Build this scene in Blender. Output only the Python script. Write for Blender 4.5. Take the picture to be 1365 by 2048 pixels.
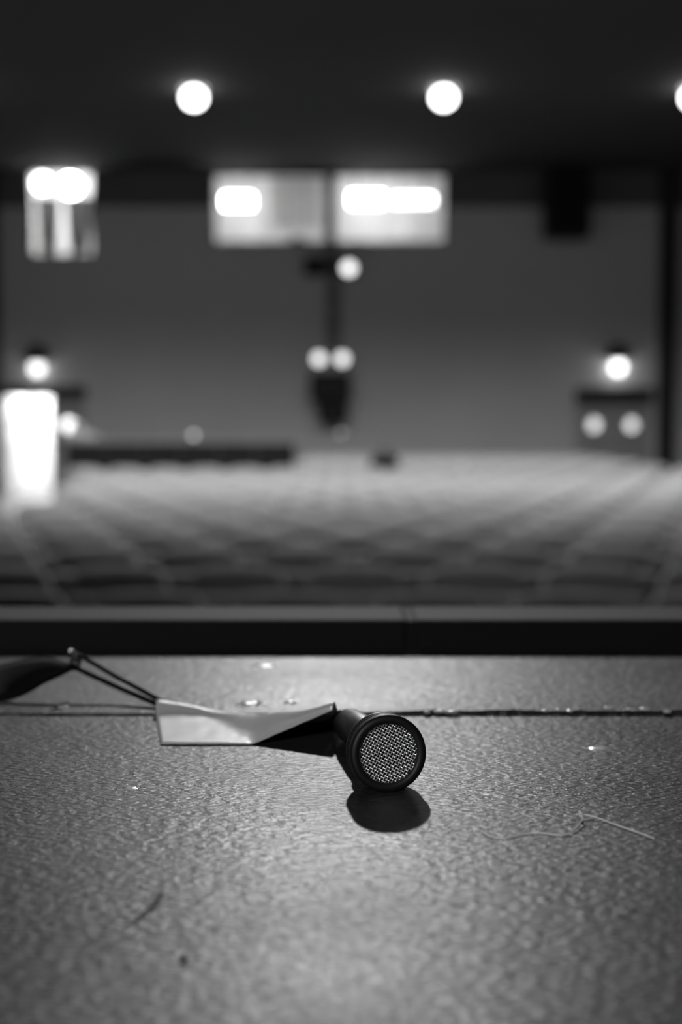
import bpy, bmesh, math, random
from mathutils import Vector, Matrix, noise
random.seed(7)
for o in list(bpy.data.objects): bpy.data.objects.remove(o)
S = bpy.context.scene
COL = S.collection
PI = math.pi
# ------------------------------------------------------------------ camera, world, lights, exposure
EYE = 0.1185                                   # lens height over the stage boards (metres)
cam_d = bpy.data.cameras.new('camera'); cam = bpy.data.objects.new('camera', cam_d); COL.objects.link(cam)
cam_d.sensor_fit = 'VERTICAL'; cam_d.sensor_height = 36; cam_d.sensor_width = 24; cam_d.lens = 50
cam_d.clip_start = 0.02; cam_d.clip_end = 100
PITCH = math.atan(174 / 2844.4)
cam.location = (0, 0, EYE); cam.rotation_euler = (PI / 2 - PITCH, 0, 0)
cam_d.dof.use_dof = True; cam_d.dof.focus_distance = 0.468; cam_d.dof.aperture_fstop = 7.6
S.camera = cam
w = bpy.data.worlds.new('world'); S.world = w; w.use_nodes = True
w.node_tree.nodes['Background'].inputs[0].default_value = (1, 1, 1, 1)
w.node_tree.nodes['Background'].inputs[1].default_value = 0.0
S.view_settings.view_transform = 'Standard'; S.view_settings.look = 'None'
S.view_settings.exposure = 0.0; S.view_settings.gamma = 1.0; S.view_settings.use_curve_mapping = False
CEIL = 5.12                                    # hall ceiling
WALL_Y = 28.44                                 # back wall of the hall
ROOM_C = -0.2                                  # hall's centre line
LAMP_X = (-5.91, -2.19, 1.53, 5.25)
LAMP_ROWS = ((21.5, 720.0, True), (14.5, 850.0, True), (10.4, 420.0, True))
FOH = (0.0, 9.6, 4.70)                       # stage spotlight hung from the hall ceiling
FOH_W = 1250.0
FILL = (-1.1, -2.1, 1.15)                         # added fill lamp, unseen, for the microphone mesh, behind and left of the camera
FILL_W = 150.0

def spot(loc, target, watts, size, blend, radius):
    d = bpy.data.lights.new('spot_light', 'SPOT'); d.energy = watts; d.spot_size = size; d.spot_blend = blend
    d.shadow_soft_size = radius
    o = bpy.data.objects.new('spot_light', d); COL.objects.link(o); o.location = loc
    o.rotation_euler = (Vector(target) - Vector(loc)).to_track_quat('-Z', 'Y').to_euler()
    return o

# ------------------------------------------------------------------ materials (all greys: the photograph is black and white)
MATS = {}
def mat(name, g, rough=0.6, var=0.12, vscale=6.0, bump=0.0, bscale=80.0, spec=0.5, metal=0.0, coord='Object'):
    if name in MATS: return MATS[name]
    m = bpy.data.materials.new(name); m.use_nodes = True; MATS[name] = m
    nt = m.node_tree; N = nt.nodes; L = nt.links; b = N['Principled BSDF']
    b.inputs['Roughness'].default_value = rough; b.inputs['Metallic'].default_value = metal
    b.inputs['Specular IOR Level'].default_value = spec
    tc = N.new('ShaderNodeTexCoord')
    nz = N.new('ShaderNodeTexNoise'); nz.inputs['Scale'].default_value = vscale; nz.inputs['Detail'].default_value = 4
    L.new(tc.outputs[coord], nz.inputs['Vector'])
    mr = N.new('ShaderNodeMapRange')
    mr.inputs['From Min'].default_value = 0.25; mr.inputs['From Max'].default_value = 0.75
    mr.inputs['To Min'].default_value = g * (1 - var); mr.inputs['To Max'].default_value = g * (1 + var)
    L.new(nz.outputs['Fac'], mr.inputs['Value'])
    L.new(mr.outputs['Result'], b.inputs['Base Color'])
    if bump > 0:
        n2 = N.new('ShaderNodeTexNoise'); n2.inputs['Scale'].default_value = bscale; n2.inputs['Detail'].default_value = 3
        L.new(tc.outputs[coord], n2.inputs['Vector'])
        bp = N.new('ShaderNodeBump'); bp.inputs['Strength'].default_value = bump; bp.inputs['Distance'].default_value = 0.2 / bscale
        L.new(n2.outputs['Fac'], bp.inputs['Height']); L.new(bp.outputs['Normal'], b.inputs['Normal'])
    return m
def emit(name, strength):
    if name in MATS: return MATS[name]
    m = bpy.data.materials.new(name); m.use_nodes = True; MATS[name] = m
    b = m.node_tree.nodes['Principled BSDF']; b.inputs['Base Color'].default_value = (0.8, 0.8, 0.8, 1)
    b.inputs['Emission Color'].default_value = (1, 1, 1, 1); b.inputs['Emission Strength'].default_value = strength
    return m
def glass_mat():
    m = bpy.data.materials.new('window_glass'); m.use_nodes = True
    nt = m.node_tree; N = nt.nodes; N.clear()
    out = N.new('ShaderNodeOutputMaterial'); mix = N.new('ShaderNodeMixShader'); fr = N.new('ShaderNodeFresnel')
    t = N.new('ShaderNodeBsdfTransparent'); g = N.new('ShaderNodeBsdfGlossy'); g.inputs['Roughness'].default_value = 0.02
    fr.inputs['IOR'].default_value = 1.22
    nt.links.new(fr.outputs[0], mix.inputs[0]); nt.links.new(t.outputs[0], mix.inputs[1]); nt.links.new(g.outputs[0], mix.inputs[2])
    nt.links.new(mix.outputs[0], out.inputs[0]); return m

def stage_material():
    """black-grey floor paint rolled over hardboard: glossy, orange-peel relief"""
    m = bpy.data.materials.new('stage_paint'); m.use_nodes = True
    nt = m.node_tree; N = nt.nodes; L = nt.links; b = N['Principled BSDF']
    tc = N.new('ShaderNodeTexCoord')
    big = N.new('ShaderNodeTexNoise'); big.inputs['Scale'].default_value = 14; big.inputs['Detail'].default_value = 5
    L.new(tc.outputs['Object'], big.inputs['Vector'])
    c = N.new('ShaderNodeMapRange'); c.inputs['From Min'].default_value = 0.3; c.inputs['From Max'].default_value = 0.7
    c.inputs['To Min'].default_value = 0.016; c.inputs['To Max'].default_value = 0.026
    L.new(big.outputs['Fac'], c.inputs['Value']); L.new(c.outputs[0], b.inputs['Base Color'])
    r = N.new('ShaderNodeMapRange'); r.inputs['From Min'].default_value = 0.3; r.inputs['From Max'].default_value = 0.7
    r.inputs['To Min'].default_value = 0.36; r.inputs['To Max'].default_value = 0.44
    L.new(big.outputs['Fac'], r.inputs['Value']); L.new(r.outputs[0], b.inputs['Roughness'])
    mp = N.new('ShaderNodeMapping'); mp.inputs['Scale'].default_value = (0.45, 1.0, 1.0)
    L.new(tc.outputs['Object'], mp.inputs['Vector'])
    n1 = N.new('ShaderNodeTexNoise'); n1.inputs['Scale'].default_value = 620; n1.inputs['Detail'].default_value = 2.5; n1.inputs['Distortion'].default_value = 0.3
    n2 = N.new('ShaderNodeTexNoise'); n2.inputs['Scale'].default_value = 160; n2.inputs['Detail'].default_value = 2
    L.new(mp.outputs[0], n1.inputs['Vector']); L.new(mp.outputs[0], n2.inputs['Vector'])
    ad = N.new('ShaderNodeMath'); ad.operation = 'MULTIPLY_ADD'; ad.inputs[1].default_value = 0.6
    L.new(n2.outputs['Fac'], ad.inputs[0]); L.new(n1.outputs['Fac'], ad.inputs[2])
    bp = N.new('ShaderNodeBump'); bp.inputs['Strength'].default_value = 1.0; bp.inputs['Distance'].default_value = 0.00058
    b.inputs['Specular IOR Level'].default_value = 0.22
    L.new(ad.outputs[0], bp.inputs['Height']); L.new(bp.outputs['Normal'], b.inputs['Normal'])
    return m
M_STAGE = stage_material(); M_GLASS = glass_mat()

# ------------------------------------------------------------------ mesh helpers
def link(name, me, material=None, parent=None, loc=None, rot=None):
    o = bpy.data.objects.new(name, me); COL.objects.link(o)
    if material is not None and me is not None and not me.materials: me.materials.append(material)
    if parent is not None: o.parent = parent
    if loc is not None: o.location = loc
    if rot is not None: o.rotation_euler = rot
    return o
def finish(bm, name, smooth=False):
    bmesh.ops.recalc_face_normals(bm, faces=bm.faces)
    me = bpy.data.meshes.new(name); bm.to_mesh(me); bm.free()
    if smooth:
        for p in me.polygons: p.use_smooth = True
    return me
def box_into(bm, x0, x1, y0, y1, z0, z1, bev=0.0, seg=2):
    r = bmesh.ops.create_cube(bm, size=1)
    vs = r['verts']
    bmesh.ops.scale(bm, vec=(x1 - x0, y1 - y0, z1 - z0), verts=vs)
    bmesh.ops.translate(bm, vec=((x0 + x1) / 2, (y0 + y1) / 2, (z0 + z1) / 2), verts=vs)
    if bev > 0:
        es = list({e for v in vs for e in v.link_edges})
        bmesh.ops.bevel(bm, geom=es, offset=bev, segments=seg, affect='EDGES', profile=0.5)
def box(name, x0, x1, y0, y1, z0, z1, material, parent=None, bev=0.0, seg=2):
    bm = bmesh.new(); box_into(bm, x0, x1, y0, y1, z0, z1, bev, seg)
    return link(name, finish(bm, name), material, parent)
def lathe_mesh(name, prof, seg=48, axis='Z', smooth=True, close=False):
    """profile of (radius, height) turned about an axis"""
    bm = bmesh.new(); rings = []
    for r, h in prof:
        ring = []
        for i in range(seg):
            a = 2 * PI * i / seg; x, y = r * math.cos(a), r * math.sin(a)
            p = (x, y, h) if axis == 'Z' else (x, h, y)
            ring.append(bm.verts.new(p))
        rings.append(ring)
    for a, b in zip(rings, rings[1:]):
        for i in range(seg):
            bm.faces.new((a[i], a[(i + 1) % seg], b[(i + 1) % seg], b[i]))
    if prof[0] != prof[-1]:
        if prof[0][0] > 1e-6: bm.faces.new(rings[0])
        if prof[-1][0] > 1e-6: bm.faces.new(rings[-1])
    bmesh.ops.remove_doubles(bm, verts=bm.verts, dist=1e-7)
    me = finish(bm, name, smooth)
    return me
def tube_into(bm, pts, rad, seg=8, cap=True):
    pts = [Vector(p) for p in pts]; rings = []; n = len(pts)
    rads = rad if isinstance(rad, (list, tuple)) else [rad] * n
    up = Vector((0, 0, 1))
    t0 = (pts[1] - pts[0]).normalized()
    if abs(t0.dot(up)) > 0.95: up = Vector((1, 0, 0))
    nrm = (up - t0 * up.dot(t0)).normalized()
    for i, p in enumerate(pts):
        t = (pts[min(i + 1, n - 1)] - pts[max(i - 1, 0)]).normalized()
        nrm = (nrm - t * nrm.dot(t)).normalized(); bi = t.cross(nrm)
        rings.append([bm.verts.new(p + (nrm * math.cos(2 * PI * k / seg) + bi * math.sin(2 * PI * k / seg)) * rads[i]) for k in range(seg)])
    for a, b in zip(rings, rings[1:]):
        for k in range(seg): bm.faces.new((a[k], a[(k + 1) % seg], b[(k + 1) % seg], b[k]))
    if cap: bm.faces.new(rings[0]); bm.faces.new(rings[-1])
def tube(name, pts, rad, material, parent=None, seg=8):
    bm = bmesh.new(); tube_into(bm, pts, rad, seg)
    return link(name, finish(bm, name, True), material, parent)
def catmull(pts, n=8):
    P = [Vector(p) for p in pts]; out = []
    for i in range(len(P) - 1):
        p0, p1, p2, p3 = P[max(i - 1, 0)], P[i], P[i + 1], P[min(i + 2, len(P) - 1)]
        for k in range(n):
            t = k / n
            out.append(0.5 * ((2 * p1) + (p2 - p0) * t + (2 * p0 - 5 * p1 + 4 * p2 - p3) * t * t + (3 * p1 - p0 - 3 * p2 + p3) * t ** 3))
    out.append(P[-1]); return out
def thing(name, label, cat, loc=(0, 0, 0), rot=(0, 0, 0), group=None):
    o = bpy.data.objects.new(name, None); COL.objects.link(o); o.location = loc; o.rotation_euler = rot
    o.empty_display_size = 0.1
    o['label'] = label; o['category'] = cat
    if group: o['group'] = group
    return o
def tag(o, label, cat, group=None):
    o['label'] = label; o['category'] = cat
    if group: o['group'] = group
    return o
def structure(o, label=None):
    o['kind'] = 'structure'
    if label: o['label'] = label
    return o
def empty_structure(name, loc=(0, 0, 0)):
    o = bpy.data.objects.new(name, None); COL.objects.link(o); o.location = loc; o['kind'] = 'structure'; return o
def on_boards(px, py, z=0.0):
    """point at height z over the stage boards, measured in the photograph's full-size frame (used for laying out the boards)"""
    a = math.atan((py - 1024) / 2844.4) + PITCH
    y = (EYE - z) / math.tan(a)
    dpt = y * math.cos(PITCH) + (EYE - z) * math.sin(PITCH)
    return Vector(((px - 682.5) / 2844.4 * dpt, y, z))

# ================================================================== THE HALL
m_ceil = mat('ceiling_paint', 0.06, 0.9, 0.06, 0.6)
m_wall = mat('hall_wall_paint', 0.74, 0.75, 0.05, 0.7)
m_upper = mat('dark_upper_wall', 0.16, 0.85, 0.08, 0.8)  # darker tone for the back wall above the split height
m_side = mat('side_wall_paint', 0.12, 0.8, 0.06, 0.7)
m_floor = mat('hall_floor_lino', 0.10, 0.45, 0.15, 1.5)
m_black = mat('black_paint', 0.010, 0.55, 0.1, 8)
m_blackm = mat('black_metal', 0.012, 0.45, 0.1, 20)
m_dark = mat('dark_trim', 0.028, 0.55, 0.1, 4)
m_white = mat('white_paint', 0.75, 0.6, 0.04, 2)
m_chrome = mat('brushed_steel', 0.55, 0.3, 0.05, 20, metal=1.0)
XL, XR = ROOM_C - 7.9, ROOM_C + 7.9
def floor_z(y): return -1.41 + 0.13 * (y - 5.2) / 21.0

# sloping hall floor
bm = bmesh.new()
ya, yb = 0.86, 31.5
for (y, dz) in ((ya, 0), (yb, 0)): pass
v = [bm.verts.new(p) for p in ((XL - 1, ya, floor_z(ya)), (XR + 1, ya, floor_z(ya)), (XR + 1, WALL_Y, floor_z(WALL_Y)), (XL - 1, WALL_Y, floor_z(WALL_Y)),
                               (XL - 1, ya, -1.9), (XR + 1, ya, -1.9), (XR + 1, WALL_Y, -1.9), (XL - 1, WALL_Y, -1.9))]
for f in ((0, 1, 2, 3), (7, 6, 5, 4), (0, 4, 5, 1), (1, 5, 6, 2), (2, 6, 7, 3), (3, 7, 4, 0)): bm.faces.new([v[i] for i in f])
structure(link('floor', finish(bm, 'floor'), m_floor))
FB = floor_z(WALL_Y)

# back wall assembled around its openings: booth window, upper side window, two doorways
def X(px): return (px - 682.5) / 100.0
def Zp(py): return EYE + (850 - py) / 100.0
WT = 0.25
win_c = (X(428), X(893), Zp(492), Zp(352))         # booth window
win_l = (X(64), X(192), Zp(517), Zp(342))          # small upper window
door_r = (X(1152), X(1302), FB, Zp(800))
door_l = (X(8), X(172), FB, Zp(790))
xs = sorted([XL - 1, XR + 1] + [a for o in (win_c, win_l, door_r, door_l) for a in o[:2]])
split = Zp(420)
bw = empty_structure('wall_back', (0, WALL_Y, 0))
def wall_piece(x0, x1, z0, z1, m):
    if x1 - x0 < 1e-4 or z1 - z0 < 1e-4: return
    box('wall_section', x0, x1, 0, WT, z0, z1, m, bw)
for x0, x1 in zip(xs, xs[1:]):
    xm = (x0 + x1) / 2
    holes = sorted([(o[2], o[3]) for o in (win_c, win_l, door_r, door_l) if o[0] < xm < o[1]])
    z = FB - 0.05
    for h0, h1 in holes + [(CEIL + 0.1, CEIL + 0.1)]:
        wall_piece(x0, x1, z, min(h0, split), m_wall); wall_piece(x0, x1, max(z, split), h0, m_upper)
        z = h1
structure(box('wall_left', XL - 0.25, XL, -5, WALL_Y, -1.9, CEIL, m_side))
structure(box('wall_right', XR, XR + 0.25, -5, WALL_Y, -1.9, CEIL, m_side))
structure(box('ceiling', XL - 0.3, XR + 0.3, -5.2, WALL_Y + 0.25, CEIL, CEIL + 0.3, m_ceil))
structure(box('wall_stage_back', XL - 0.25, XR + 0.25, -5.25, -5, -1.9, CEIL, m_black))
# pilasters near the corners of the back wall, and the crown board under the ceiling
structure(box('trim_1', X(1312), X(1346), WALL_Y - 0.22, WALL_Y - 0.001, FB, CEIL, m_dark, bev=0.02))
structure(box('trim_2', X(-30), X(6), WALL_Y - 0.22, WALL_Y - 0.001, FB, CEIL, m_dark, bev=0.02))
# recessed beam at the top of the back wall
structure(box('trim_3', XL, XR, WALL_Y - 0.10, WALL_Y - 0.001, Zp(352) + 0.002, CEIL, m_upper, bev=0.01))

# ---------------------------------------------------------------- projection booth behind the central window
bx0, bx1, bz0, bz1 = win_c
booth = empty_structure('booth_room', (0, 0, 0))
m_booth = mat('booth_white_wall', 0.85, 0.8, 0.06, 1.5)
by0, by1 = WALL_Y + WT, WALL_Y + 2.6
box('booth_back', bx0 - 1, bx1 + 1, by1, by1 + 0.1, bz0 - 1.4, CEIL + 0.3, m_booth, booth)
box('booth_side', bx0 - 1.1, bx0 - 1, by0, by1, bz0 - 1.4, CEIL + 0.3, m_booth, booth)
box('booth_side', bx1 + 1, bx1 + 1.1, by0, by1, bz0 - 1.4, CEIL + 0.3, m_booth, booth)
box('booth_floor', bx0 - 1.1, bx1 + 1.1, by0, by1 + 0.1, bz0 - 1.5, bz0 - 1.4, m_floor, booth)
box('booth_ceiling', bx0 - 1.1, bx1 + 1.1, by0, by1 + 0.1, CEIL + 0.3, CEIL + 0.4, m_booth, booth)
win = empty_structure('window_1', (0, WALL_Y, 0))
fr = 0.05
box('window_frame', bx0, bx1, 0.06, 0.14, bz0, bz0 + fr, m_dark, win)
box('window_frame', bx0, bx1, 0.06, 0.14, bz1 - fr, bz1, m_dark, win)
box('window_frame', bx0, bx0 + fr, 0.06, 0.14, bz0 + fr, bz1 - fr, m_dark, win)
box('window_frame', bx1 - fr, bx1, 0.06, 0.14, bz0 + fr, bz1 - fr, m_dark, win)
mx0, mx1 = X(650), X(672)
box('mullion', mx0, mx1, 0.05, 0.15, bz0 + fr, bz1 - fr, m_dark, win)
box('pane', bx0 + fr, mx0, 0.095, 0.103, bz0 + fr, bz1 - fr, M_GLASS, win)
box('pane', mx1, bx1 - fr, 0.095, 0.103, bz0 + fr, bz1 - fr, M_GLASS, win)
# strip lamps seen inside the booth
def strip_lamp(px0, px1, py, y, strength, label, group=None, h=0.12):
    s = y / WALL_Y
    x0, x1 = X(px0) * s, X(px1) * s; z = EYE + (850 - py) / 100 * s
    t = thing('strip_lamp', label, 'lamp', ((x0 + x1) / 2, y, z), group=group)
    L = (x1 - x0) / 2
    bm = bmesh.new()
    tube_into(bm, [(-L, 0, 0), (L, 0, 0)], h, 14)
    link('tube', finish(bm, 'tube', True), emit('strip_glow_%g' % strength, strength), t)
    for sgn in (-1, 1):
        bm = bmesh.new(); box_into(bm, sgn * L - 0.03, sgn * L + 0.03, -h * 1.1, h * 1.1, -h * 1.1, h * 1.1 + 0.02, 0.01)
        link('end_cap', finish(bm, 'end_cap'), m_white, t)
    bm = bmesh.new(); box_into(bm, -L, L, -h * 0.5, h * 0.5, h * 1.02, h * 1.5, 0.01)
    link('housing', finish(bm, 'housing'), m_white, t)
    for sgn in (-0.6, 0.6): tube('suspension_rod', [(L * sgn, 0, h * 1.5), (L * sgn, 0, CEIL + 0.3 - z)], 0.012, m_dark, t, 6)
    return t
BL = WALL_Y + 1.3
strip_lamp(448, 512, 409, BL, 20, 'short bright strip lamp behind the left pane of the booth window')
strip_lamp(698, 768, 405, BL, 20, 'bright strip lamp beside the mullion in the right pane of the booth window')
strip_lamp(782, 868, 406, BL, 8, 'longer strip lamp at the right end of the booth window', h=0.09)
# vertical blind slats between the left lamp and the mullion
bl = thing('vertical_blind', 'white vertical blind inside the left pane of the booth window', 'blind', (0, WALL_Y + 0.42, 0))
m_blind = mat('blind_fabric', 0.6, 0.8, 0.05, 4)
box('head_rail', X(545), X(648), -0.03, 0.03, Zp(362), Zp(358), m_white, bl)
for i in range(6):
    px = 550 + i * 17
    bm = bmesh.new(); box_into(bm, -0.045, 0.045, -0.004, 0.004, Zp(452), Zp(362))
    link('slat', finish(bm, 'slat'), m_blind, bl, (X(px), 0, 0), (0, 0, 0.5))
# film projector silhouette on a booth desk at the sill
pj = thing('projector', 'dark projector silhouette standing behind the booth window by the mullion', 'projector', (X(598), WALL_Y + 0.75, Zp(498)))
bm = bmesh.new(); box_into(bm, -0.2, 0.2, -0.2, 0.2, 0.0, 0.2, 0.03)
link('body', finish(bm, 'body'), m_black, pj)
link('lens', lathe_mesh('lens', [(0.05, -0.3), (0.06, -0.29), (0.06, -0.18), (0.04, -0.18)], 20, 'Y'), m_blackm, pj, (0.05, 0, 0.1))
bm = bmesh.new(); tube_into(bm, [(-0.05, 0, 0.2), (-0.05, 0, 0.27)], 0.12, 16)
link('reel', finish(bm, 'reel'), m_black, pj)
bm = bmesh.new(); box_into(bm, -0.3, 0.3, -0.25, 0.25, -0.04, 0.0); box_into(bm, -0.03, 0.03, -0.03, 0.03, -1.36, -0.04); box_into(bm, -0.2, 0.2, -0.2, 0.2, -1.385, -1.36)
link('stand', finish(bm, 'stand'), m_blackm, pj)

# ---------------------------------------------------------------- small upper window at the left, lit room behind
lx0, lx1, lz0, lz1 = win_l
lr = empty_structure('side_room', (0, 0, 0))
box('room_back', lx0 - 0.3, lx1 + 0.3, by0 + 1.6, by0 + 1.7, lz0 - 0.5, CEIL + 0.3, m_booth, lr)
box('room_side', lx0 - 0.4, lx0 - 0.3, by0, by0 + 1.7, lz0 - 0.5, CEIL + 0.3, m_booth, lr)
box('room_side', lx1 + 0.3, lx1 + 0.4, by0, by0 + 1.7, lz0 - 0.5, CEIL + 0.3, m_booth, lr)
box('room_floor', lx0 - 0.4, lx1 + 0.4, by0, by0 + 1.7, lz0 - 0.6, lz0 - 0.5, m_booth, lr)
box('room_ceiling', lx0 - 0.4, lx1 + 0.4, by0, by0 + 1.7, CEIL + 0.3, CEIL + 0.4, m_booth, lr)
win2 = empty_structure('window_2', (0, WALL_Y, 0))
box('window_frame', lx0, lx1, 0.06, 0.14, lz0, lz0 + fr, m_dark, win2)
box('window_frame', lx0, lx1, 0.06, 0.14, lz1 - fr, lz1, m_dark, win2)
box('window_frame', lx0, lx0 + fr, 0.06, 0.14, lz0 + fr, lz1 - fr, m_dark, win2)
box('window_frame', lx1 - fr, lx1, 0.06, 0.14, lz0 + fr, lz1 - fr, m_dark, win2)
box('pane', lx0 + fr, lx1 - fr, 0.095, 0.103, lz0 + fr, lz1 - fr, M_GLASS, win2)
def globe_lamp(px, py, y, r, strength, label, ztop):
    s = y / WALL_Y; x = X(px) * s; z = EYE + (850 - py) / 100 * s
    t = thing('globe_lamp', label, 'lamp', (x, y, z))
    prof = [(r * math.sin(PI * k / 14), r * -math.cos(PI * k / 14)) for k in range(15)]
    link('globe', lathe_mesh('globe', prof, 24), emit('globe_glow_%g' % strength, strength), t)
    link('collar', lathe_mesh('collar', [(r * 0.35, r * 0.9), (r * 0.4, r * 1.15), (0.02, r * 1.25)], 16), m_blackm, t)
    bm = bmesh.new(); tube_into(bm, [(0, 0, r * 1.2), (0, 0, ztop - z)], 0.012, 6)
    link('rod', finish(bm, 'rod'), m_blackm, t)
globe_lamp(92, 373, WALL_Y + 0.9, 0.17, 9, 'smaller globe lamp at the left in the small upper window', CEIL + 0.3)
globe_lamp(148, 378, WALL_Y + 0.8, 0.20, 30, 'larger brighter globe lamp at the right in the small upper window', CEIL + 0.3)
# two pale roller drapes hanging in the small window
for k, (pa, pb, lab) in enumerate(((70, 122, 'pale drape in the small upper window, under the smaller globe'), (128, 186, 'pale drape in the small upper window, under the larger globe'))):
    bm = bmesh.new(); n = 24; rows = []
    for j in range(9):
        v = j / 8; row = []
        for i in range(n + 1):
            u = i / n
            cx = X(pa) + (X(pb) - X(pa)) * u
            pin = 1 - 0.30 * v
            xm = X(pa) + (X(pb) - X(pa)) * (0.5)
            row.append(bm.verts.new((xm + (cx - xm) * pin, 0.03 * math.sin(u * PI * 9), Zp(395) + (Zp(508) - Zp(395)) * v)))
        rows.append(row)
    for a, b in zip(rows, rows[1:]):
        for i in range(n): bm.faces.new((a[i], a[i + 1], b[i + 1], b[i]))
    d = link('cloth', finish(bm, 'cloth', True), m_blind)
    so = d.modifiers.new('thickness', 'SOLIDIFY'); so.thickness = 0.006
    t = thing('drape', lab, 'drape', (0, WALL_Y + 0.35, 0), group='drapes in the small upper window')
    d.parent = t
    tube('rod', [(X(pa) - 0.02, 0, Zp(394)), (X(pb) + 0.02, 0, Zp(394))], 0.012, m_dark, t)

# ---------------------------------------------------------------- doors
m_door = mat('door_paint', 0.5, 0.5, 0.08, 2)
m_port = emit('porthole_glow', 0.55)
def porthole_leaf(name_parent, x0, x1, z0, z1, glow, angle=0.0, hinge='l'):
    """door leaf with round porthole and push bar, hinged at one side"""
    wd = x1 - x0
    root = bpy.data.objects.new('door_leaf', None); COL.objects.link(root); root.parent = name_parent
    root.location = (x0 if hinge == 'l' else x1, 0.1, z0); root.rotation_euler = (0, 0, angle)
    sg = 1 if hinge == 'l' else -1
    pz = Zp(850) - z0; R = 0.12; H = z1 - z0; cx = sg * wd / 2
    # leaf with a round hole
    bm = bmesh.new()
    angs = sorted([2 * PI * i / 32 for i in range(32)] + [math.atan2(dz, dx) % (2 * PI) for dx in (-wd / 2, wd / 2) for dz in (-pz, H - pz)])
    seg = len(angs)
    inner = [(cx + R * math.cos(a), pz + R * math.sin(a)) for a in angs]
    def rect_pt(i):
        a = angs[i]; dx, dz = math.cos(a), math.sin(a)
        ex = (wd / 2) / abs(dx) if abs(dx) > 1e-6 else 1e9
        ez = ((H - pz) if dz > 0 else pz) / abs(dz) if abs(dz) > 1e-6 else 1e9
        t = min(ex, ez); return (cx + dx * t, pz + dz * t)
    outer = [rect_pt(i) for i in range(seg)]
    lay = []
    for y in (-0.02, 0.02):
        lay.append(([bm.verts.new((p[0], y, p[1])) for p in inner], [bm.verts.new((p[0], y, p[1])) for p in outer]))
    for (a, b) in lay:
        for i in range(seg): bm.faces.new((a[i], a[(i + 1) % seg], b[(i + 1) % seg], b[i]))
    for k in (0, 1):
        a, b = lay[0][k], lay[1][k]
        for i in range(seg): bm.faces.new((a[i], a[(i + 1) % seg], b[(i + 1) % seg], b[i]))
    link('leaf_panel', finish(bm, 'leaf_panel'), m_door, root)
    link('porthole_ring', lathe_mesh('porthole_ring', [(R, -0.03), (R + 0.03, -0.03), (R + 0.03, 0.03), (R, 0.03), (R, -0.03)], 32, 'Y', False), m_chrome, root, (cx, 0, pz))
    link('porthole_glass', lathe_mesh('porthole_glass', [(0.0, -0.004), (R, -0.004), (R, 0.004), (0.0, 0.004)], 32, 'Y', False), M_GLASS if glow else M_GLASS, root, (cx, 0, pz))
    bm = bmesh.new(); box_into(bm, cx - wd * 0.38, cx + wd * 0.38, -0.085, -0.055, 0.98, 1.03, 0.008)
    box_into(bm, cx - wd * 0.38, cx - wd * 0.33, -0.06, -0.02, 0.985, 1.025); box_into(bm, cx + wd * 0.33, cx + wd * 0.38, -0.06, -0.02, 0.985, 1.025)
    link('push_bar', finish(bm, 'push_bar'), m_chrome, root)
    return root
def corridor(x0, x1, z1, depth):
    c = empty_structure('corridor', (0, 0, 0))
    y0 = WALL_Y + WT
    box('corridor_wall', x0 - 0.12, x0 - 0.02, y0, y0 + depth, FB, z1 + 0.6, m_white, c)
    box('corridor_wall', x1 + 0.02, x1 + 0.12, y0, y0 + depth, FB, z1 + 0.6, m_white, c)
    box('corridor_wall', x0 - 0.12, x1 + 0.12, y0 + depth, y0 + depth + 0.1, FB, z1 + 0.6, m_white, c)
    box('corridor_ceiling', x0 - 0.12, x1 + 0.12, y0, y0 + depth, z1 + 0.6, z1 + 0.7, m_white, c)
    box('corridor_floor', x0 - 0.12, x1 + 0.12, WALL_Y, y0 + depth, FB - 0.1, FB, m_floor, c)
# right doors, shut, with the lobby light in their portholes
d1 = empty_structure('door_1', (0, WALL_Y, 0))
rx0, rx1, rz0, rz1 = door_r
mid = (X(1189) + X(1266)) / 2
porthole_leaf(d1, rx0 + 0.001, mid - 0.001, FB + 0.01, rz1 - 0.01, True, 0, 'l')
porthole_leaf(d1, mid + 0.001, rx1 - 0.001, FB + 0.01, rz1 - 0.01, True, 0, 'r')
box('door_header', rx0 - 0.02, rx1 + 0.02, -0.08, -0.002, rz1 - 0.04, Zp(776), m_dark, d1, bev=0.01)
corridor(rx0, rx1, rz1, 1.8)
def lobby_light(loc, watts, size):
    d = bpy.data.lights.new('corridor_light', 'POINT'); d.energy = watts; d.shadow_soft_size = size
    o = bpy.data.objects.new('corridor_light', d); COL.objects.link(o); o.location = loc; return o
# left doors, one leaf open onto the bright corridor
d2 = empty_structure('door_2', (0, WALL_Y, 0))
qx0, qx1, qz0, qz1 = door_l
midl = X(102)
porthole_leaf(d2, midl + 0.004, qx1 - 0.01, FB + 0.01, qz1 - 0.01, True, 0.0, 'r')
porthole_leaf(d2, qx0 + 0.01, midl - 0.004, FB + 0.01, qz1 - 0.01, True, 1.5, 'l')
box('door_header', qx0 - 0.02, qx1 + 0.02, -0.08, -0.002, qz1 - 0.04, Zp(772), m_dark, d2, bev=0.01)
corridor(qx0, qx1, qz1, 2.4)
def ceiling_globe(x, y, z, r, strength, watts, label):
    t = thing('ceiling_lamp', label, 'lamp', (x, y, z))
    prof = [(r * math.sin(PI / 2 * k / 8), -r * 0.6 * math.cos(PI / 2 * k / 8)) for k in range(9)]
    link('diffuser', lathe_mesh('diffuser', prof, 24), emit('corridor_glow_%g' % strength, strength), t)
    link('base_ring', lathe_mesh('base_ring', [(r * 1.05, 0), (r * 1.05, 0.02), (r * 0.9, 0.02), (r * 0.9, 0)], 24), m_white, t)
    lobby_light((x, y, z - r * 0.6 - 0.06), watts, 0.1).parent = None
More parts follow.
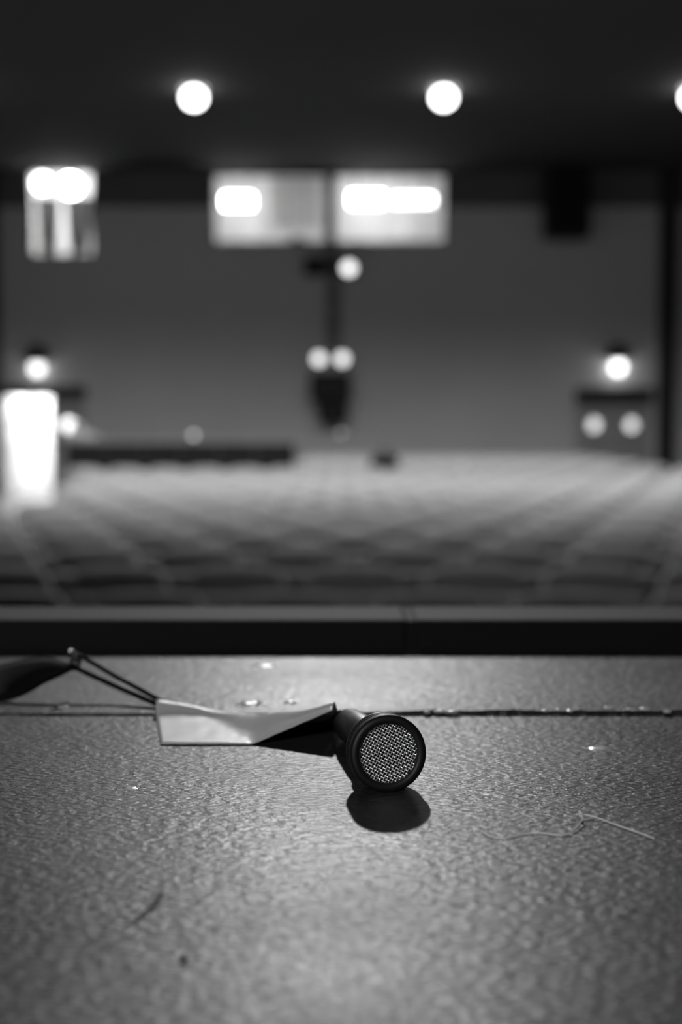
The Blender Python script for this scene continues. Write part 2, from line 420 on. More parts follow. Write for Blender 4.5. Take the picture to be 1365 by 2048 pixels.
ceiling_globe((qx0 + qx1) / 2 - 0.2, WALL_Y + 1.4, qz1 + 0.575, 0.2, 12, 260, 'bright ceiling lamp in the corridor beyond the open left door')
ceiling_globe(rx1 - 0.3, WALL_Y + 1.2, rz1 + 0.575, 0.16, 10, 70, 'ceiling lamp in the lobby behind the shut porthole doors')

# wall sconces over the doors: dark hood with a bright shade beneath
def sconce(px, py, strength, label):
    t = thing('wall_sconce', label, 'lamp', (X(px), WALL_Y, Zp(py)), group='hooded lamps over the doors')
    link('shade', lathe_mesh('shade', [(0.0, -0.12), (0.09, -0.09), (0.125, -0.02), (0.125, 0.05), (0.10, 0.12)], 24), emit('sconce_glow_%g' % strength, strength), t, (0, -0.2, 0))
    link('hood', lathe_mesh('hood', [(0.13, 0.10), (0.26, 0.14), (0.26, 0.18), (0.12, 0.42), (0.0, 0.46)], 24), m_black, t, (0, -0.2, 0.02))
    box('bracket', -0.04, 0.04, -0.2, -0.002, 0.2, 0.26, m_black, t)
sconce(81, 740, 2.6, 'bright hooded lamp over the open doorway at the left')
sconce(1231, 737, 4.2, 'bright hooded lamp over the shut porthole doors at the right')

# ---------------------------------------------------------------- things on the back wall
t = thing('cable_trunking', 'narrow dark cable duct running down the wall below the booth window', 'duct', (X(667), WALL_Y, 0))
box('duct', -0.13, 0.13, -0.07, -0.001, Zp(700), Zp(497) - 0.01, mat('duct_grey', 0.24, 0.6, 0.06, 3), t, bev=0.01)
for i in range(3): box('clip', -0.15, 0.15, -0.08, -0.071, Zp(545 + i * 55), Zp(545 + i * 55) + 0.04, m_dark, t)
t = thing('flood_lamp', 'round lit lamp with dark box housing just below the booth window', 'lamp', (X(698), WALL_Y, Zp(543)))
link('lens', lathe_mesh('lens', [(0.0, -0.34), (0.10, -0.33), (0.13, -0.30), (0.13, -0.27)], 28, 'Y'), emit('flood_glow', 2.2), t)
link('can', lathe_mesh('can', [(0.135, -0.31), (0.155, -0.31), (0.155, -0.06), (0.08, -0.02), (0.0, -0.02)], 28, 'Y'), m_blackm, t)
box('housing', -0.88, -0.46, -0.28, -0.002, -0.12, 0.22, m_black, t, bev=0.03)
box('arm', -0.46, -0.1, -0.2, -0.14, 0.0, 0.06, m_blackm, t)
t = thing('equipment_box', 'black equipment box on the back wall under two pale lamps', 'box', (X(662), WALL_Y, Zp(845)))
box('cabinet', -0.40, 0.40, -0.42, -0.002, 0.42, 0.98, m_black, t, bev=0.05)
box('lower_unit', -0.24, 0.34, -0.36, -0.002, 0.0, 0.41, m_black, t, bev=0.08, seg=3)
for i in range(5): box('vent_slat', -0.3, 0.3, -0.428, -0.421, 0.5 + i * 0.08, 0.53 + i * 0.08, m_dark, t)
t = thing('twin_lamp', 'pair of pale lamps side by side on top of the black wall box', 'lamp', (X(662), WALL_Y - 0.18, Zp(747)))
for sx in (-0.23, 0.23):
    link('lamp_head', lathe_mesh('lamp_head', [(0.0, -0.14), (0.08, -0.13), (0.13, -0.10), (0.13, -0.09)], 20, 'Y'), emit('twin_glow', 1.7), t, (sx, 0, 0.27))
    link('lamp_shell', lathe_mesh('lamp_shell', [(0.133, -0.11), (0.145, -0.11), (0.14, 0.0), (0.05, 0.05), (0, 0.05)], 20, 'Y'), m_white, t, (sx, 0, 0.27))
box('lamp_bar', -0.3, 0.3, -0.03, 0.03, 0.02, 0.15, m_white, t, bev=0.01)
t = thing('wall_plate', 'small pale round fitting on the wall under the black box', 'fitting', (X(683), WALL_Y, Zp(866)))
link('plate', lathe_mesh('plate', [(0.12, -0.002), (0.12, -0.02), (0.08, -0.03), (0.0, -0.03)], 24, 'Y'), m_white, t)
link('pilot_light', lathe_mesh('pilot_light', [(0.05, -0.03), (0.05, -0.045), (0.0, -0.05)], 16, 'Y'), emit('pilot_glow', 0.5), t)
# loudspeaker hung from the ceiling at the right
t = thing('loudspeaker', 'black loudspeaker hung high on the wall at the right', 'loudspeaker', (X(1122), WALL_Y - 0.45, Zp(420)))
box('cabinet', -0.42, 0.42, -0.3, 0.35, -0.66, 0.55, m_black, t, bev=0.02)
box('grille', -0.38, 0.38, -0.315, -0.301, -0.62, 0.51, mat('speaker_cloth', 0.008, 0.9, 0.2, 60), t, bev=0.004)
link('hanger', lathe_mesh('hanger', [(0.03, 0.55), (0.03, CEIL - Zp(420))], 12), m_blackm, t)
box('wall_bracket', -0.1, 0.1, 0.351, 0.448, -0.1, 0.1, m_blackm, t)

# ---------------------------------------------------------------- ceiling downlights (the hall's own lamps)
ordn = ['first', 'second', 'third', 'fourth']
can_me = lathe_mesh('can', [(0.155, 0.0), (0.19, 0.0), (0.19, -0.015), (0.175, -0.02), (0.155, -0.012), (0.15, 0.0)], 32)
lens_me = lathe_mesh('lens', [(0.155 * math.sin(PI * k / 20), -0.14 - 0.14 * math.cos(PI * k / 20)) for k in range(19)], 32)
for r, (y, watts, on) in enumerate(LAMP_ROWS):
    for k, x in enumerate(LAMP_X):
        where = ('in the row nearest the back wall', 'in the middle row', 'in the row nearest the stage')[r]
        t = thing('downlight', 'bright round ceiling globe light %s, %s from the left' % (where, ordn[k]), 'lamp', (x, y, CEIL - 0.001), group='ceiling downlights')
        link('trim_ring', can_me, m_white, t)
        link('lens', lens_me, emit('downlight_glow', 9.0) if watts > 100 else emit('downlight_dim_glow', 3.0), t)
        spot((x, y, CEIL - 0.32), (x, y, 0), watts, math.radians(145), 1.0, 0.14).name = 'downlight_beam'
# stage spotlight on its bracket
t = thing('stage_spotlight', 'black stage spotlight on a ceiling bracket in the hall', 'lamp', FOH)
dirv = (Vector((0, 0.4, 0)) - Vector(FOH)).normalized()
q = dirv.to_track_quat('Z', 'Y')
o = link('barrel', lathe_mesh('barrel', [(0.0, -0.45), (0.12, -0.42), (0.15, -0.3), (0.15, 0.0), (0.17, 0.0), (0.17, -0.32), (0.13, -0.45)], 28), m_blackm, t); o.rotation_euler = q.to_euler()
o = link('lens', lathe_mesh('lens', [(0.0, -0.05), (0.148, -0.07)], 28), emit('spotlight_glow', 30), t); o.rotation_euler = q.to_euler()
bm = bmesh.new(); tube_into(bm, [(-0.2, 0, 0), (-0.2, 0, 0.2), (0.2, 0, 0.2), (0.2, 0, 0)], 0.015, 8); tube_into(bm, [(0, 0, 0.2), (0, 0, CEIL - FOH[2])], 0.02, 8)
link('yoke', finish(bm, 'yoke'), m_blackm, t)
spot(Vector(FOH) + dirv * 0.02, (0, 0.4, 0), FOH_W, math.radians(24), 0.5, 0.13).name = 'spotlight_beam'

# added fill lamp, unseen, on a tripod on the stage
t = thing('added_fill_lamp', 'unseen fill lamp added on a tripod stand on the stage boards', 'lamp', (FILL[0], FILL[1], 0))
dv = (Vector((0, 0.45, 0)) - Vector(FILL)).normalized(); q = dv.to_track_quat('Z', 'Y')
o = link('shell', lathe_mesh('shell', [(0.0, -0.14), (0.05, -0.13), (0.10, 0.0), (0.11, 0.0), (0.06, -0.15)], 24), m_blackm, t, (0, 0, FILL[2])); o.rotation_euler = q.to_euler()
o = link('lens', lathe_mesh('lens', [(0.0, -0.02), (0.095, -0.02)], 24), emit('fill_glow', 10), t, (0, 0, FILL[2])); o.rotation_euler = q.to_euler()
tube('pole', [(0, 0, 0.5), (0, 0, FILL[2] - 0.08)], 0.014, m_blackm, t)
for k in range(3): tube('leg', [(0, 0, 0.7), (0.42 * math.cos(2.1 * k), 0.42 * math.sin(2.1 * k), 0.012)], 0.011, m_blackm, t)
spot(Vector(FILL) + dv * 0.01, (0, 0.45, 0), FILL_W, math.radians(50), 0.6, 0.09).name = 'fill_beam'

# ================================================================== THEATRE SEATS
m_fab = mat('seat_fabric', 0.31, 0.85, 0.10, 5, bump=0.2, bscale=120)
m_sframe = mat('seat_frame_metal', 0.03, 0.5, 0.1, 8)
m_arm = mat('armrest_wood', 0.12, 0.4, 0.2, 12)
PW = 0.53
def back_mesh():
    bm = bmesh.new(); n = 9; m = 10; fr_, bk = [], []
    W = 0.235
    for j in range(m + 1):
        v = j / m; z = 0.36 + 0.52 * v
        lean = 0.10 + 0.10 * v
        rf, rb = [], []
        wv = W * (1 if v < 0.72 else math.sqrt(max(0.0, 1 - ((v - 0.72) / 0.28) ** 2 * 0.42)))
        for i in range(n + 1):
            u = -1 + 2 * i / n
            top = 0.012 * (1 - u * u) * (v > 0.9)
            puff = 0.035 * (1 - u ** 4) * (1 - (2 * v - 1) ** 6)
            rf.append(bm.verts.new((wv * u, lean - puff - 0.02, z + top)))
            rb.append(bm.verts.new((wv * u, lean + 0.03, z + top)))
        fr_.append(rf); bk.append(rb)
    for j in range(m):
        for i in range(n):
            bm.faces.new((fr_[j][i], fr_[j][i + 1], fr_[j + 1][i + 1], fr_[j + 1][i]))
            bm.faces.new((bk[j][i], bk[j + 1][i], bk[j + 1][i + 1], bk[j][i + 1]))
        bm.faces.new((fr_[j][0], fr_[j + 1][0], bk[j + 1][0], bk[j][0])); bm.faces.new((fr_[j][n], bk[j][n], bk[j + 1][n], fr_[j + 1][n]))
    for i in range(n):
        bm.faces.new((fr_[0][i], bk[0][i], bk[0][i + 1], fr_[0][i + 1])); bm.faces.new((fr_[m][i], fr_[m][i + 1], bk[m][i + 1], bk[m][i]))
    return finish(bm, 'backrest', True)
def pan_mesh():
    bm = bmesh.new(); box_into(bm, -0.215, 0.215, -0.045, 0.045, -0.04, 0.36, 0.035, 2)
    me = finish(bm, 'seat', True); return me
ME_BACK, ME_PAN = back_mesh(), pan_mesh()
bm = bmesh.new(); box_into(bm, -0.0125, 0.0125, -0.20, 0.10, 0.60, 0.635, 0.010, 2); ME_ARM = finish(bm, 'armrest')
bm = bmesh.new(); box_into(bm, -0.011, 0.011, -0.10, 0.09, 0.03, 0.60); box_into(bm, -0.0125, 0.0125, -0.16, 0.16, 0.0, 0.03, 0.005, 1); ME_LEG = finish(bm, 'leg')
for me, m in ((ME_BACK, m_fab), (ME_PAN, m_fab), (ME_ARM, m_arm), (ME_LEG, m_sframe)): me.materials.append(m)
ORD = ['zeroth', 'first', 'second', 'third', 'fourth', 'fifth', 'sixth', 'seventh', 'eighth', 'ninth', 'tenth', 'eleventh', 'twelfth', 'thirteenth', 'fourteenth', 'fifteenth',
       'sixteenth', 'seventeenth', 'eighteenth', 'nineteenth', 'twentieth', 'twenty-first', 'twenty-second', 'twenty-third', 'twenty-fourth', 'twenty-fifth', 'twenty-sixth']
def add_seat(x, y, label, tilt):
    t = thing('theatre_seat', label, 'seat', (x, y, floor_z(y)), group='tip-up theatre seats in rows')
    link('backrest', ME_BACK, None, t)
    link('seat', ME_PAN, None, t, (0, 0.0, 0.42), (-0.12 - tilt, 0, 0))
    for s in (-1, 1):
        link('leg', ME_LEG, None, t, (s * 0.2505, 0, 0)); link('armrest', ME_ARM, None, t, (s * 0.2505, 0, 0))
    return t
NROW = 22; seats = {}
for r in range(NROW):
    y = 5.2 + 0.95 * r
    half = 0.243 * (y + 0.1) + 0.27
    off = ROOM_C + (PW / 2 if r % 2 else 0)
    lo, hi = -half, half
    if r <= 14:
        lo, hi = max(lo, -5.7), min(hi, 6.2)
        if r >= 7: lo = max(lo, -0.2118 * y + 0.27)
    else: lo, hi = -0.55, 4.35
    k0 = math.ceil((lo - off) / PW); k1 = math.floor((hi - off) / PW)
    for n_, k in enumerate(range(k0, k1 + 1)):
        lab = 'grey tip-up theatre seat, %s row from the stage, %s from the left' % (ORD[r + 1], ORD[n_ + 1])
        seats[(r, n_)] = add_seat(off + k * PW, y, lab, random.uniform(-0.03, 0.05))

# black counter with lighter cap at the back, left of the centre rows
t = thing('control_counter', 'long black counter with pale top at the back of the hall', 'counter', (0, 24.6, floor_z(24.6)))
s = 24.6 / WALL_Y
cx0, cx1 = X(132) * s, X(588) * s
ctop = EYE - 0.36 * s - floor_z(24.6)
n = 6
for i in range(n):
    a, b = cx0 + (cx1 - cx0) * i / n, cx0 + (cx1 - cx0) * (i + 1) / n
    box('front_panel', a + 0.004, b - 0.004, 0, 0.04, 0.06, ctop, m_black, t, bev=0.004, seg=1)
for xx in (cx0 + 0.01, cx1 - 0.05): box('side_panel', xx, xx + 0.04, 0.041, 0.8, 0.0, ctop, m_black, t)
box('plinth', cx0 + 0.02, cx1 - 0.02, 0.05, 0.09, -0.02, 0.06, m_black, t)
box('counter_top', cx0 - 0.03, cx1 + 0.03, -0.03, 0.85, ctop + 0.001, ctop + 0.035, mat('counter_grey', 0.35, 0.5, 0.06, 4), t, bev=0.008)
lx = X(386) * s
t = thing('desk_lamp', 'small dim lamp on the pale top of the black counter', 'lamp', (lx, 24.75, floor_z(24.6) + ctop + 0.036))
link('base', lathe_mesh('base', [(0.07, 0), (0.07, 0.015), (0.012, 0.02), (0.012, 0.05)], 20), m_blackm, t)
link('bulb', lathe_mesh('bulb', [(0.012, 0.05), (0.03, 0.06), (0.045, 0.09), (0.035, 0.125), (0.0, 0.135)], 16), emit('desk_glow', 1.3), t)
# pale equipment heap at the counter's left end
t = thing('paper_stack', 'pale rolled papers heaped on the left end of the black counter', 'papers', (X(150) * s, 24.9, floor_z(24.6) + ctop + 0.036))
m_paper = mat('paper', 0.7, 0.8, 0.05, 10)
for (dx, dz, L_, r_, a) in ((-0.13, 0.085, 0.34, 0.085, 0.5), (0.08, 0.085, 0.36, 0.085, 0.4), (-0.02, 0.232, 0.3, 0.08, 0.45), (0.26, 0.06, 0.3, 0.06, 0.35)):
    bm = bmesh.new(); tube_into(bm, [(0, -L_ / 2, 0), (0, L_ / 2, 0)], r_, 16)
    link('roll', finish(bm, 'roll', True), m_paper, t, (dx, 0, dz), (0, 0, a))
# black bag and a cup added for a faint glint, standing on tipped-up seats at the front of the far centre rows
def nearest_seat(r0, px): return min((o for (r, n_), o in seats.items() if r == r0), key=lambda o: abs(o.location.x - X(px) * o.location.y / WALL_Y))
js = nearest_seat(15, 770)
t = thing('bag', 'black bag standing on a seat in the far centre rows', 'bag', (js.location.x, js.location.y - 0.035, js.location.z + 0.79))
m_jacket = mat('dark_cloth', 0.012, 0.9, 0.2, 10)
bm = bmesh.new(); box_into(bm, -0.21, 0.21, -0.10, 0.08, 0.0, 0.24, 0.05, 3)
for v in bm.verts: v.co.x *= 1 - 0.35 * v.co.z; v.co.y *= 1 - 0.8 * v.co.z
link('body', finish(bm, 'body', True), m_jacket, t)
tube('handle', catmull([(-0.09, -0.02, 0.225), (-0.07, -0.02, 0.285), (0.0, -0.02, 0.30), (0.07, -0.02, 0.285), (0.09, -0.02, 0.225)], 5), 0.012, m_jacket, t)
box('front_pocket', -0.13, 0.13, -0.118, -0.098, 0.03, 0.14, m_jacket, t, bev=0.008)
js = nearest_seat(15, 915)
t = thing('glint_cup', 'white cup added for a glint on a far centre seat right of the bag', 'cup', (js.location.x, js.location.y - 0.03, js.location.z + 0.79))
link('cup', lathe_mesh('cup', [(0.03, 0.0), (0.042, 0.13), (0.039, 0.13), (0.027, 0.006)], 20), m_white, t)
link('rim', lathe_mesh('rim', [(0.039, 0.127), (0.045, 0.13), (0.042, 0.135), (0.039, 0.13)], 20), m_white, t)

# ================================================================== THE STAGE
SY = 0.574                                       # joint between the two runs of hardboard
EDGE = 0.744                                     # batten along the stage front
STEP = 0.0007
structure(box('wall_stage_front', XL, XR, EDGE + 0.03, 0.86, -1.9, -0.02, m_black))
structure(box('stage_joists', XL, XR, -5, EDGE + 0.03, -0.3, -0.02, m_black))
st = empty_structure('stage_floor', (0, 0, 0))
def jag(x, f, amp): return amp * noise.noise(Vector((x * f, 3.1, 0.7)))
def sheet(x0, x1, y0, y1, z, worn_front=False, worn_back=False):
    """one painted board; the edges at the joint are chipped and rounded"""
    nx = max(2, int((x1 - x0) / 0.0025)) if (worn_front or worn_back) else 2
    bm = bmesh.new(); rows = []
    for i in range(nx + 1):
        x = x0 + (x1 - x0) * i / nx; row = []
        def add(y, zz): row.append(bm.verts.new((x, y, zz)))
        if worn_front:
            chip = 0.0012 * max(0, noise.noise(Vector((x * 60, 1, 0))) + 0.1) + 0.0006 * noise.noise(Vector((x * 260, 4, 0)))
            sw = min(1, max(0, (x + 0.0) / 0.03)); lift = (0.01 + 0.99 * sw) * (0.0012 * max(0, noise.noise(Vector((x * 38, 9, 0)))) + 0.0007 * max(0, noise.noise(Vector((x * 150, 19, 0))))) + 0.0009 * sw
            y_ = y0 + chip
            add(y_, -0.02); add(y_, z - 0.0012 - chip * 0.5); add(y_ + 0.0004, z - 0.0004 + lift * 0.3); add(y_ + 0.0012, z + lift); add(y_ + 0.004, z + lift * 0.8); add(y_ + 0.010, z)
        else:
            add(y0, -0.02); add(y0, z)
        if worn_back:
            chip = 0.0009 * max(0, noise.noise(Vector((x * 50, 31, 0)))) + 0.0004 * noise.noise(Vector((x * 240, 44, 0)))
            y_ = y1 - chip
            add(y_ - 0.006, z); add(y_ - 0.0012, z); add(y_ - 0.0003, z - 0.0004); add(y_, z - 0.0012); add(y_, -0.02)
        else:
            add(y1, z); add(y1, -0.02)
        rows.append(row)
    for a, b in zip(rows, rows[1:]):
        for i in range(len(a) - 1): bm.faces.new((a[i], b[i], b[i + 1], a[i + 1]))
        bm.faces.new((a[-1], b[-1], b[0], a[0]))
    bm.faces.new(rows[0]); bm.faces.new(rows[-1])
    o = link('floor_panel', finish(bm, 'floor_panel', False), M_STAGE, st)
    return o
sheet(-1.22, 1.22, -0.646, SY, 0.0, worn_back=True)
sheet(-1.22, 1.22, SY + 0.0014, EDGE - 0.001, STEP, worn_front=True)
for (xa, xb) in ((-3.66, -1.222), (1.222, 3.66)):
    sheet(xa, xb, -0.646, SY, 0.0); sheet(xa, xb, SY + 0.0014, EDGE - 0.001, STEP)
for j in range(3):
    for (xa, xb) in ((-3.66, -1.222), (-1.22, 1.22), (1.222, 3.66)):
        sheet(xa, xb, -0.648 - 1.22 * (j + 1), -0.648 - 1.22 * j - 0.002, 0.0)
# black batten along the stage edge, in two lengths with an open joint
bt = empty_structure('trim_4', (0, 0, 0))
m_bat = mat('batten_black', 0.002, 0.75, 0.2, 30, bump=0.3, bscale=300, spec=0.22)
jx = on_boards(822, 1270, 0.008).x
m_tape_joint = mat('batten_joint_filler', 0.006, 0.75, 0.2, 30, spec=0.15)
box('batten', -3.66, jx - 0.0025, EDGE, 0.800, -0.02, 0.016, m_bat, bt, bev=0.0012, seg=2)
box('batten', jx + 0.0025, 3.66, EDGE, 0.800, -0.02, 0.016, m_bat, bt, bev=0.0012, seg=2)
box('joint_filler', jx - 0.0024, jx + 0.0024, EDGE + 0.0004, 0.799, -0.02, 0.0157, m_tape_joint, bt)

# ================================================================== MICROPHONE
HR = 0.0125
MIC0 = Vector((0.0155, 0.4535, HR)); YAW = math.radians(9.5)
mic = thing('microphone', 'small black microphone with woven silver mesh lying on the stage floor', 'microphone', MIC0, (math.radians(-4.6), 0, YAW))
m_mic = mat('mic_black', 0.012, 0.42, 0.15, 300, bump=0.06, bscale=2500, spec=0.5)
m_ring = mat('mic_bezel', 0.008, 0.5, 0.1, 400, spec=0.35)
m_wire = mat('mesh_wire_steel', 0.95, 0.28, 0.05, 500, metal=1.0)
R = HR
# bezel: front ring (opening radius 9.6 mm)
link('bezel', lathe_mesh('bezel', [(0.0096, 0.0030), (0.0096, 0.0006), (0.0099, 0.0002), (0.0112, 0.0), (0.0121, 0.0004), (0.0125, 0.0010), (0.0125, 0.0026), (0.0123, 0.0028)], 96, 'Y'), m_ring, mic)
# head: grooved collar and taper into a slimmer handle
prof = [(0.0110, 0.0029), (0.0123, 0.0029), (0.0124, 0.0034), (0.0124, 0.0048), (0.0120, 0.0051), (0.0120, 0.0055), (0.0124, 0.0058), (0.0124, 0.0068), (0.0120, 0.0071),
        (0.0120, 0.0075), (0.0124, 0.0078), (0.0124, 0.0105), (0.0119, 0.0120), (0.0100, 0.0150), (0.0080, 0.0180), (0.0072, 0.0200)]
link('head', lathe_mesh('head', prof, 96, 'Y'), m_mic, mic)
prof = [(0.0070, 0.0195), (0.0070, 0.0225), (0.0064, 0.0232), (0.0064, 0.0420), (0.0066, 0.0428), (0.0066, 0.0640), (0.0062, 0.0660), (0.0062, 0.0740), (0.0040, 0.0770), (0.0030, 0.0880)]
link('handle', lathe_mesh('handle', prof, 64, 'Y'), m_mic, mic)
link('collar', lathe_mesh('collar', [(0.0070, 0.0260), (0.0074, 0.0263), (0.0074, 0.0292), (0.0070, 0.0295), (0.0062, 0.0295), (0.0062, 0.0260), (0.0070, 0.0260)], 64, 'Y'), mat('collar_grey', 0.25, 0.35, 0.1, 200, metal=0.8), mic)
# woven wire mesh: plain weave, every wire a wavy tube
bm = bmesh.new(); pitch = 0.00096; wr = 0.00023; amp = 0.00021; RAD = 0.0097
def weave(ang, phase):
    ca, sa = math.cos(ang), math.sin(ang)
    nmax = int(RAD / pitch)
    for i in range(-nmax, nmax + 1):
        off = i * pitch
        if abs(off) >= RAD: continue
        L_ = math.sqrt(RAD * RAD - off * off)
        ns = max(4, int(2 * L_ / (pitch / 5))); pts = []
        for k in range(ns + 1):
            s_ = -L_ + 2 * L_ * k / ns
            d = amp * math.cos(PI * s_ / pitch + PI * (i + phase)) 
            rr = (s_ * s_ + off * off) / (RAD * RAD)
            pts.append((s_ * ca - off * sa, 0.0016 + 0.0004 * rr - d, s_ * sa + off * ca))
        tube_into(bm, pts, wr, 6)
weave(math.radians(60), 0); weave(math.radians(-30), 1)
link('mesh_grille', finish(bm, 'mesh_grille', True), m_wire, mic)['label'] = 'round woven silver wire mesh'
link('capsule_backing', lathe_mesh('capsule_backing', [(0.0, 0.0027), (0.0112, 0.0027)], 48, 'Y'), m_black, mic)

# ================================================================== TAPE OVER THE CABLE
m_tapem = mat('tape_cloth', 0.50, 0.40, 0.08, 120, bump=0.25, bscale=1200, spec=0.65)
# columns: (front edge, fold, ridge, back edge) across the strip, left to right
colsdef = [
    ((-0.0668, 0.521, 0.0004), (-0.0738, 0.563, 0.0006), (-0.0758, 0.577, 0.0058), (-0.0765, 0.591, 0.0009)),
    ((-0.0560, 0.5205, 0.0004), (-0.0600, 0.562, 0.0006), (-0.0620, 0.574, 0.0042), (-0.0630, 0.587, 0.0009)),
    ((-0.0450, 0.5205, 0.0004), (-0.0490, 0.559, 0.0006), (-0.0500, 0.568, 0.0026), (-0.0505, 0.580, 0.0009)),
    ((-0.0360, 0.5205, 0.0004), (-0.0385, 0.542, 0.0008), (-0.0390, 0.560, 0.0034), (-0.0400, 0.573, 0.0000)),
    ((-0.0325, 0.5210, 0.0005), (-0.0315, 0.532, 0.0016), (-0.0315, 0.552, 0.0046), (-0.0320, 0.570, -0.0001)),
    ((-0.0245, 0.5225, 0.0036), (-0.0240, 0.530, 0.0056), (-0.0235, 0.543, 0.0077), (-0.0230, 0.572, -0.0002)),
    ((-0.0140, 0.5240, 0.0078), (-0.0138, 0.529, 0.0094), (-0.0133, 0.535, 0.0100), (-0.0120, 0.562, -0.0002)),
    ((-0.0030, 0.5255, 0.0122), (-0.0028, 0.529, 0.0130), (-0.0020, 0.534, 0.0128), (0.0000, 0.556, -0.0002)),
]
def tape_mesh():
    lines = [catmull([c[k] for c in colsdef], 6) for k in range(4)]
    bm = bmesh.new(); rows = []
    for i in range(len(lines[0])):
        pts = catmull([lines[k][i] for k in range(4)], 7)
        rows.append([bm.verts.new(p + Vector((0, 0, 0.00015 * noise.noise(p * 300)))) for p in pts])
    for a, b in zip(rows, rows[1:]):
        for i in range(len(a) - 1): bm.faces.new((a[i], b[i], b[i + 1], a[i + 1]))
    return finish(bm, 'tape_strip', True)
tp = link('tape_strip', tape_mesh(), m_tapem)
so = tp.modifiers.new('thickness', 'SOLIDIFY'); so.thickness = 0.00035; so.offset = 1
tag(tp, 'strip of pale cloth tape stuck over the cable left of the microphone', 'tape')
# the microphone's own cable under the tape (local to the microphone)
inv = (Matrix.Translation(MIC0) @ Matrix.Rotation(YAW, 4, 'Z') @ Matrix.Rotation(math.radians(-4.6), 4, 'X')).inverted()
cab = catmull([(-0.0001, 0.5440, 0.0074), (-0.004, 0.5475, 0.0052), (-0.016, 0.550, 0.0026), (-0.032, 0.555, 0.0015), (-0.048, 0.5655, 0.0014)], 8)
tube('cable', [inv @ p for p in cab], 0.0014, m_mic, mic, 10)

# ================================================================== BLACK STRAP AND DOUBLE CORD AT THE LEFT
m_strap = mat('strap_black', 0.004, 0.8, 0.2, 200, bump=0.2, bscale=1500, spec=0.12)
sp = thing('cord_strap', 'flat black strap with a thin double cord running under the tape', 'strap', (-0.118, 0.605, 0.0))
base = Vector((-0.118, 0.605, 0.0))
def at(px, py, y):
    """world point at forward distance y seen at a pixel of the full-size photograph (layout aid, real distances)"""
    a = math.atan((py - 1024) / 2844.4) + PITCH
    z = EYE - y * math.tan(a)
    d = y * math.cos(PITCH) + (EYE - z) * math.sin(PITCH)
    return Vector(((px - 682.5) / 2844.4 * d, y, z))
top = catmull([at(-170, 1395, 0.640), at(-60, 1345, 0.635), at(0, 1331, 0.63), at(55, 1319, 0.625), at(100, 1317, 0.622), at(150, 1331, 0.618)], 6)
bot = catmull([at(-170, 1412, 0.590), at(-60, 1409, 0.592), at(0, 1402, 0.597), at(48, 1389, 0.602), at(95, 1364, 0.61), at(150, 1335, 0.617)], 6)
for p in bot: p.z = max(p.z, 0.0022)
bm = bmesh.new(); rows = []
for a, b in zip(top, bot):
    row = []
    for k in range(7):
        u = k / 6; p = a.lerp(b, u) - base; p.y += -0.004 * math.sin(PI * u) 
        row.append(bm.verts.new(p))
    rows.append(row)
for a, b in zip(rows, rows[1:]):
    for i in range(6): bm.faces.new((a[i], b[i], b[i + 1], a[i + 1]))
o = link('band', finish(bm, 'band', True), m_strap, sp); so = o.modifiers.new('thickness', 'SOLIDIFY'); so.thickness = 0.0012; so.offset = 0
c1 = catmull([at(142, 1330, 0.618), at(165, 1342, 0.614), at(230, 1372, 0.604), at(290, 1398, 0.592), at(316, 1409, 0.587)], 6)
c2 = catmull([at(158, 1310, 0.624), at(172, 1318, 0.621), at(230, 1352, 0.610), at(290, 1384, 0.598), at(322, 1402, 0.590)], 6)
e1 = Vector((-0.0705, 0.582, 0.0020)); e2 = Vector((-0.0690, 0.583, 0.0022))
tube('cord', [p - base for p in c1] + [e1 - base], 0.0011, m_strap, sp, 10)
tube('cord', [p - base for p in c2] + [e2 - base], 0.0010, m_strap, sp, 10)
# knot joining band and cords, with a small metal bead on top
kn = at(150, 1322, 0.619) - base
bm = bmesh.new(); pts = []
for k in range(37):
    a = 2 * PI * k / 36
    pts.append(kn + Vector((0.0016 * math.cos(a * 2) * (1 + 0.35 * math.cos(a * 3)), 0.0016 * math.sin(a * 3), 0.0030 * math.sin(a * 2) * (1 + 0.35 * math.cos(a * 3)))))
tube_into(bm, pts, 0.0009, 8)
link('knot', finish(bm, 'knot', True), mat('knot_grey', 0.06, 0.6, 0.2, 200), sp)
bp_ = at(141, 1303, 0.619) - base
link('bead', lathe_mesh('bead', [(0.0, -0.0015), (0.0011, -0.0011), (0.0015, 0.0), (0.0011, 0.0011), (0.0, 0.0015)], 16), m_chrome, sp, bp_)
tube('bead_loop', [bp_, (bp_ + kn) / 2 + Vector((0.0008, 0, 0)), kn], 0.0007, m_strap, sp, 8)

# ================================================================== LITTER ON THE BOARDS
def loose(name, pts, rad, m, label, cat):
    P = [Vector(p) for p in pts]; b = P[len(P) // 2].copy(); b.z = 0
    return tag(link(name, tube_mesh([p - b for p in P], rad), m, None, b), label, cat)
def tube_mesh(pts, rad):
    bm = bmesh.new(); tube_into(bm, pts, rad, 6); return finish(bm, 'strand', True)
m_lint = mat('lint', 0.92, 0.8, 0.1, 100)
lint = [on_boards(*p) for p in ((965, 1664, .0004), (985, 1673, .0004), (1010, 1676, .0004), (1050, 1668, .0003), (1085, 1666, .0003), (1115, 1670, .0004), (1140, 1666, .0006), (1158, 1650, .001), (1166, 1636, .0016), (1160, 1622, .0018), (1161, 1633, .0014), (1170, 1629, .0012), (1200, 1637, .0006), (1240, 1652, .0004), (1280, 1666, .0004), (1309, 1677, .0004))]
loose('lint_thread', catmull(lint, 5), 0.0002, m_lint, 'long pale curly thread of lint on the boards right of the microphone', 'thread')
m_hair = mat('dark_fibre', 0.01, 0.6, 0.1, 100)
hair = [on_boards(*p) for p in ((270, 1841, .0005), (285, 1828, .0006), (302, 1812, .0008), (314, 1797, .0010), (323, 1783, .0006))]
loose('fibre', catmull(hair, 5), 0.00030, m_hair, 'short dark fibre lying on the near boards at the left', 'fibre')
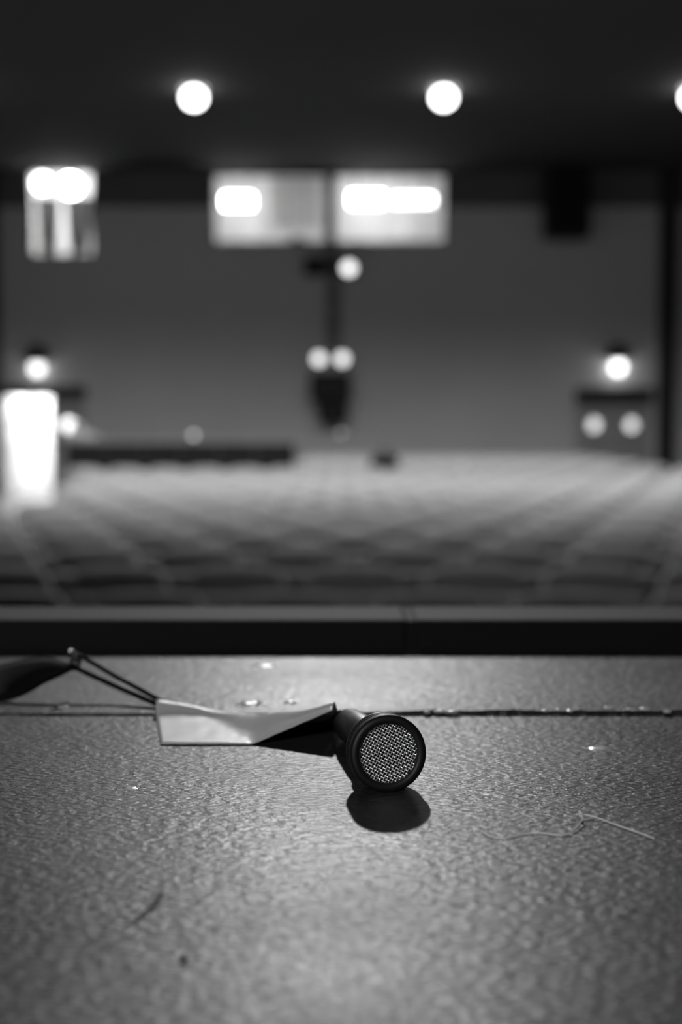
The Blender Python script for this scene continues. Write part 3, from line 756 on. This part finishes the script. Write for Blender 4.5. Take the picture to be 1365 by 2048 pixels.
def lump(name, px, py, rx, ry, rz, m, label, cat, seed=0, z=0.0, group=None):
    c = on_boards(px, py, z); bm = bmesh.new()
    bmesh.ops.create_icosphere(bm, subdivisions=3, radius=1)
    for v in bm.verts:
        k = 1 + 0.35 * noise.noise(v.co * 1.6 + Vector((seed, 0, 0)))
        v.co = Vector((v.co.x * rx * k, v.co.y * ry * k, v.co.z * rz * (k if v.co.z > 0 else 0.2)))
    o = link(name, finish(bm, name, True), m, None, c); return tag(o, label, cat, group)
lump('crumb', 367, 1921, 0.0010, 0.0010, 0.0012, m_hair, 'dark round crumb on the near boards below the fibre', 'crumb', 3)
lump('speck', 148, 1691, 0.00045, 0.0006, 0.0004, m_white, 'tiny white speck on the boards at the far left', 'speck', 5)
m_drip = mat('paint_drip_gloss', 0.5, 0.28, 0.2, 200, spec=0.8)
for (px, py, rx, ry, rz, z, lab) in (
    (1200, 1497, 0.0050, 0.0030, 0.0006, 0, 'shiny dried paint drip right of the microphone, this side of the joint'),
    (262, 1576, 0.0024, 0.0020, 0.0003, 0, 'shiny dried paint drip in front of the tape, at the left'),
    (500, 1408, 0.0050, 0.0050, 0.0011, STEP, 'shiny dried paint drip just behind the tape, the wider one'),
    (580, 1405, 0.0028, 0.0040, 0.0009, STEP, 'shiny dried paint drip behind the tape, nearer the microphone'),
    (126, 1414, 0.0024, 0.0030, 0.0007, STEP, 'shiny dried paint drip below the black strap'),
    (530, 1330, 0.0060, 0.0050, 0.0005, STEP, 'faint dried paint drip near the black batten')):
    lump('paint_drip', px, py, rx, ry, rz, m_drip, lab, 'paint drip', px * 0.01, z, 'paint drips on the boards')
for k, (px, py, rx) in enumerate(((856, 1424, 0.0016), (882, 1423, 0.0034), (905, 1424, 0.0030), (1090, 1421, 0.0014), (1118, 1420, 0.0017), (1140, 1422, 0.0013), (1218, 1416, 0.0022), (1262, 1420, 0.0030), (1292, 1418, 0.0024), (1335, 1424, 0.0018))):
    lump('paint_fleck', px, py, rx, 0.0016, 0.0007, m_drip, 'pale paint fleck along the board joint, %s to the right of the microphone' % ORD[k + 1], 'paint fleck', k * 3.3, STEP + 0.0008, 'paint flecks along the board joint')
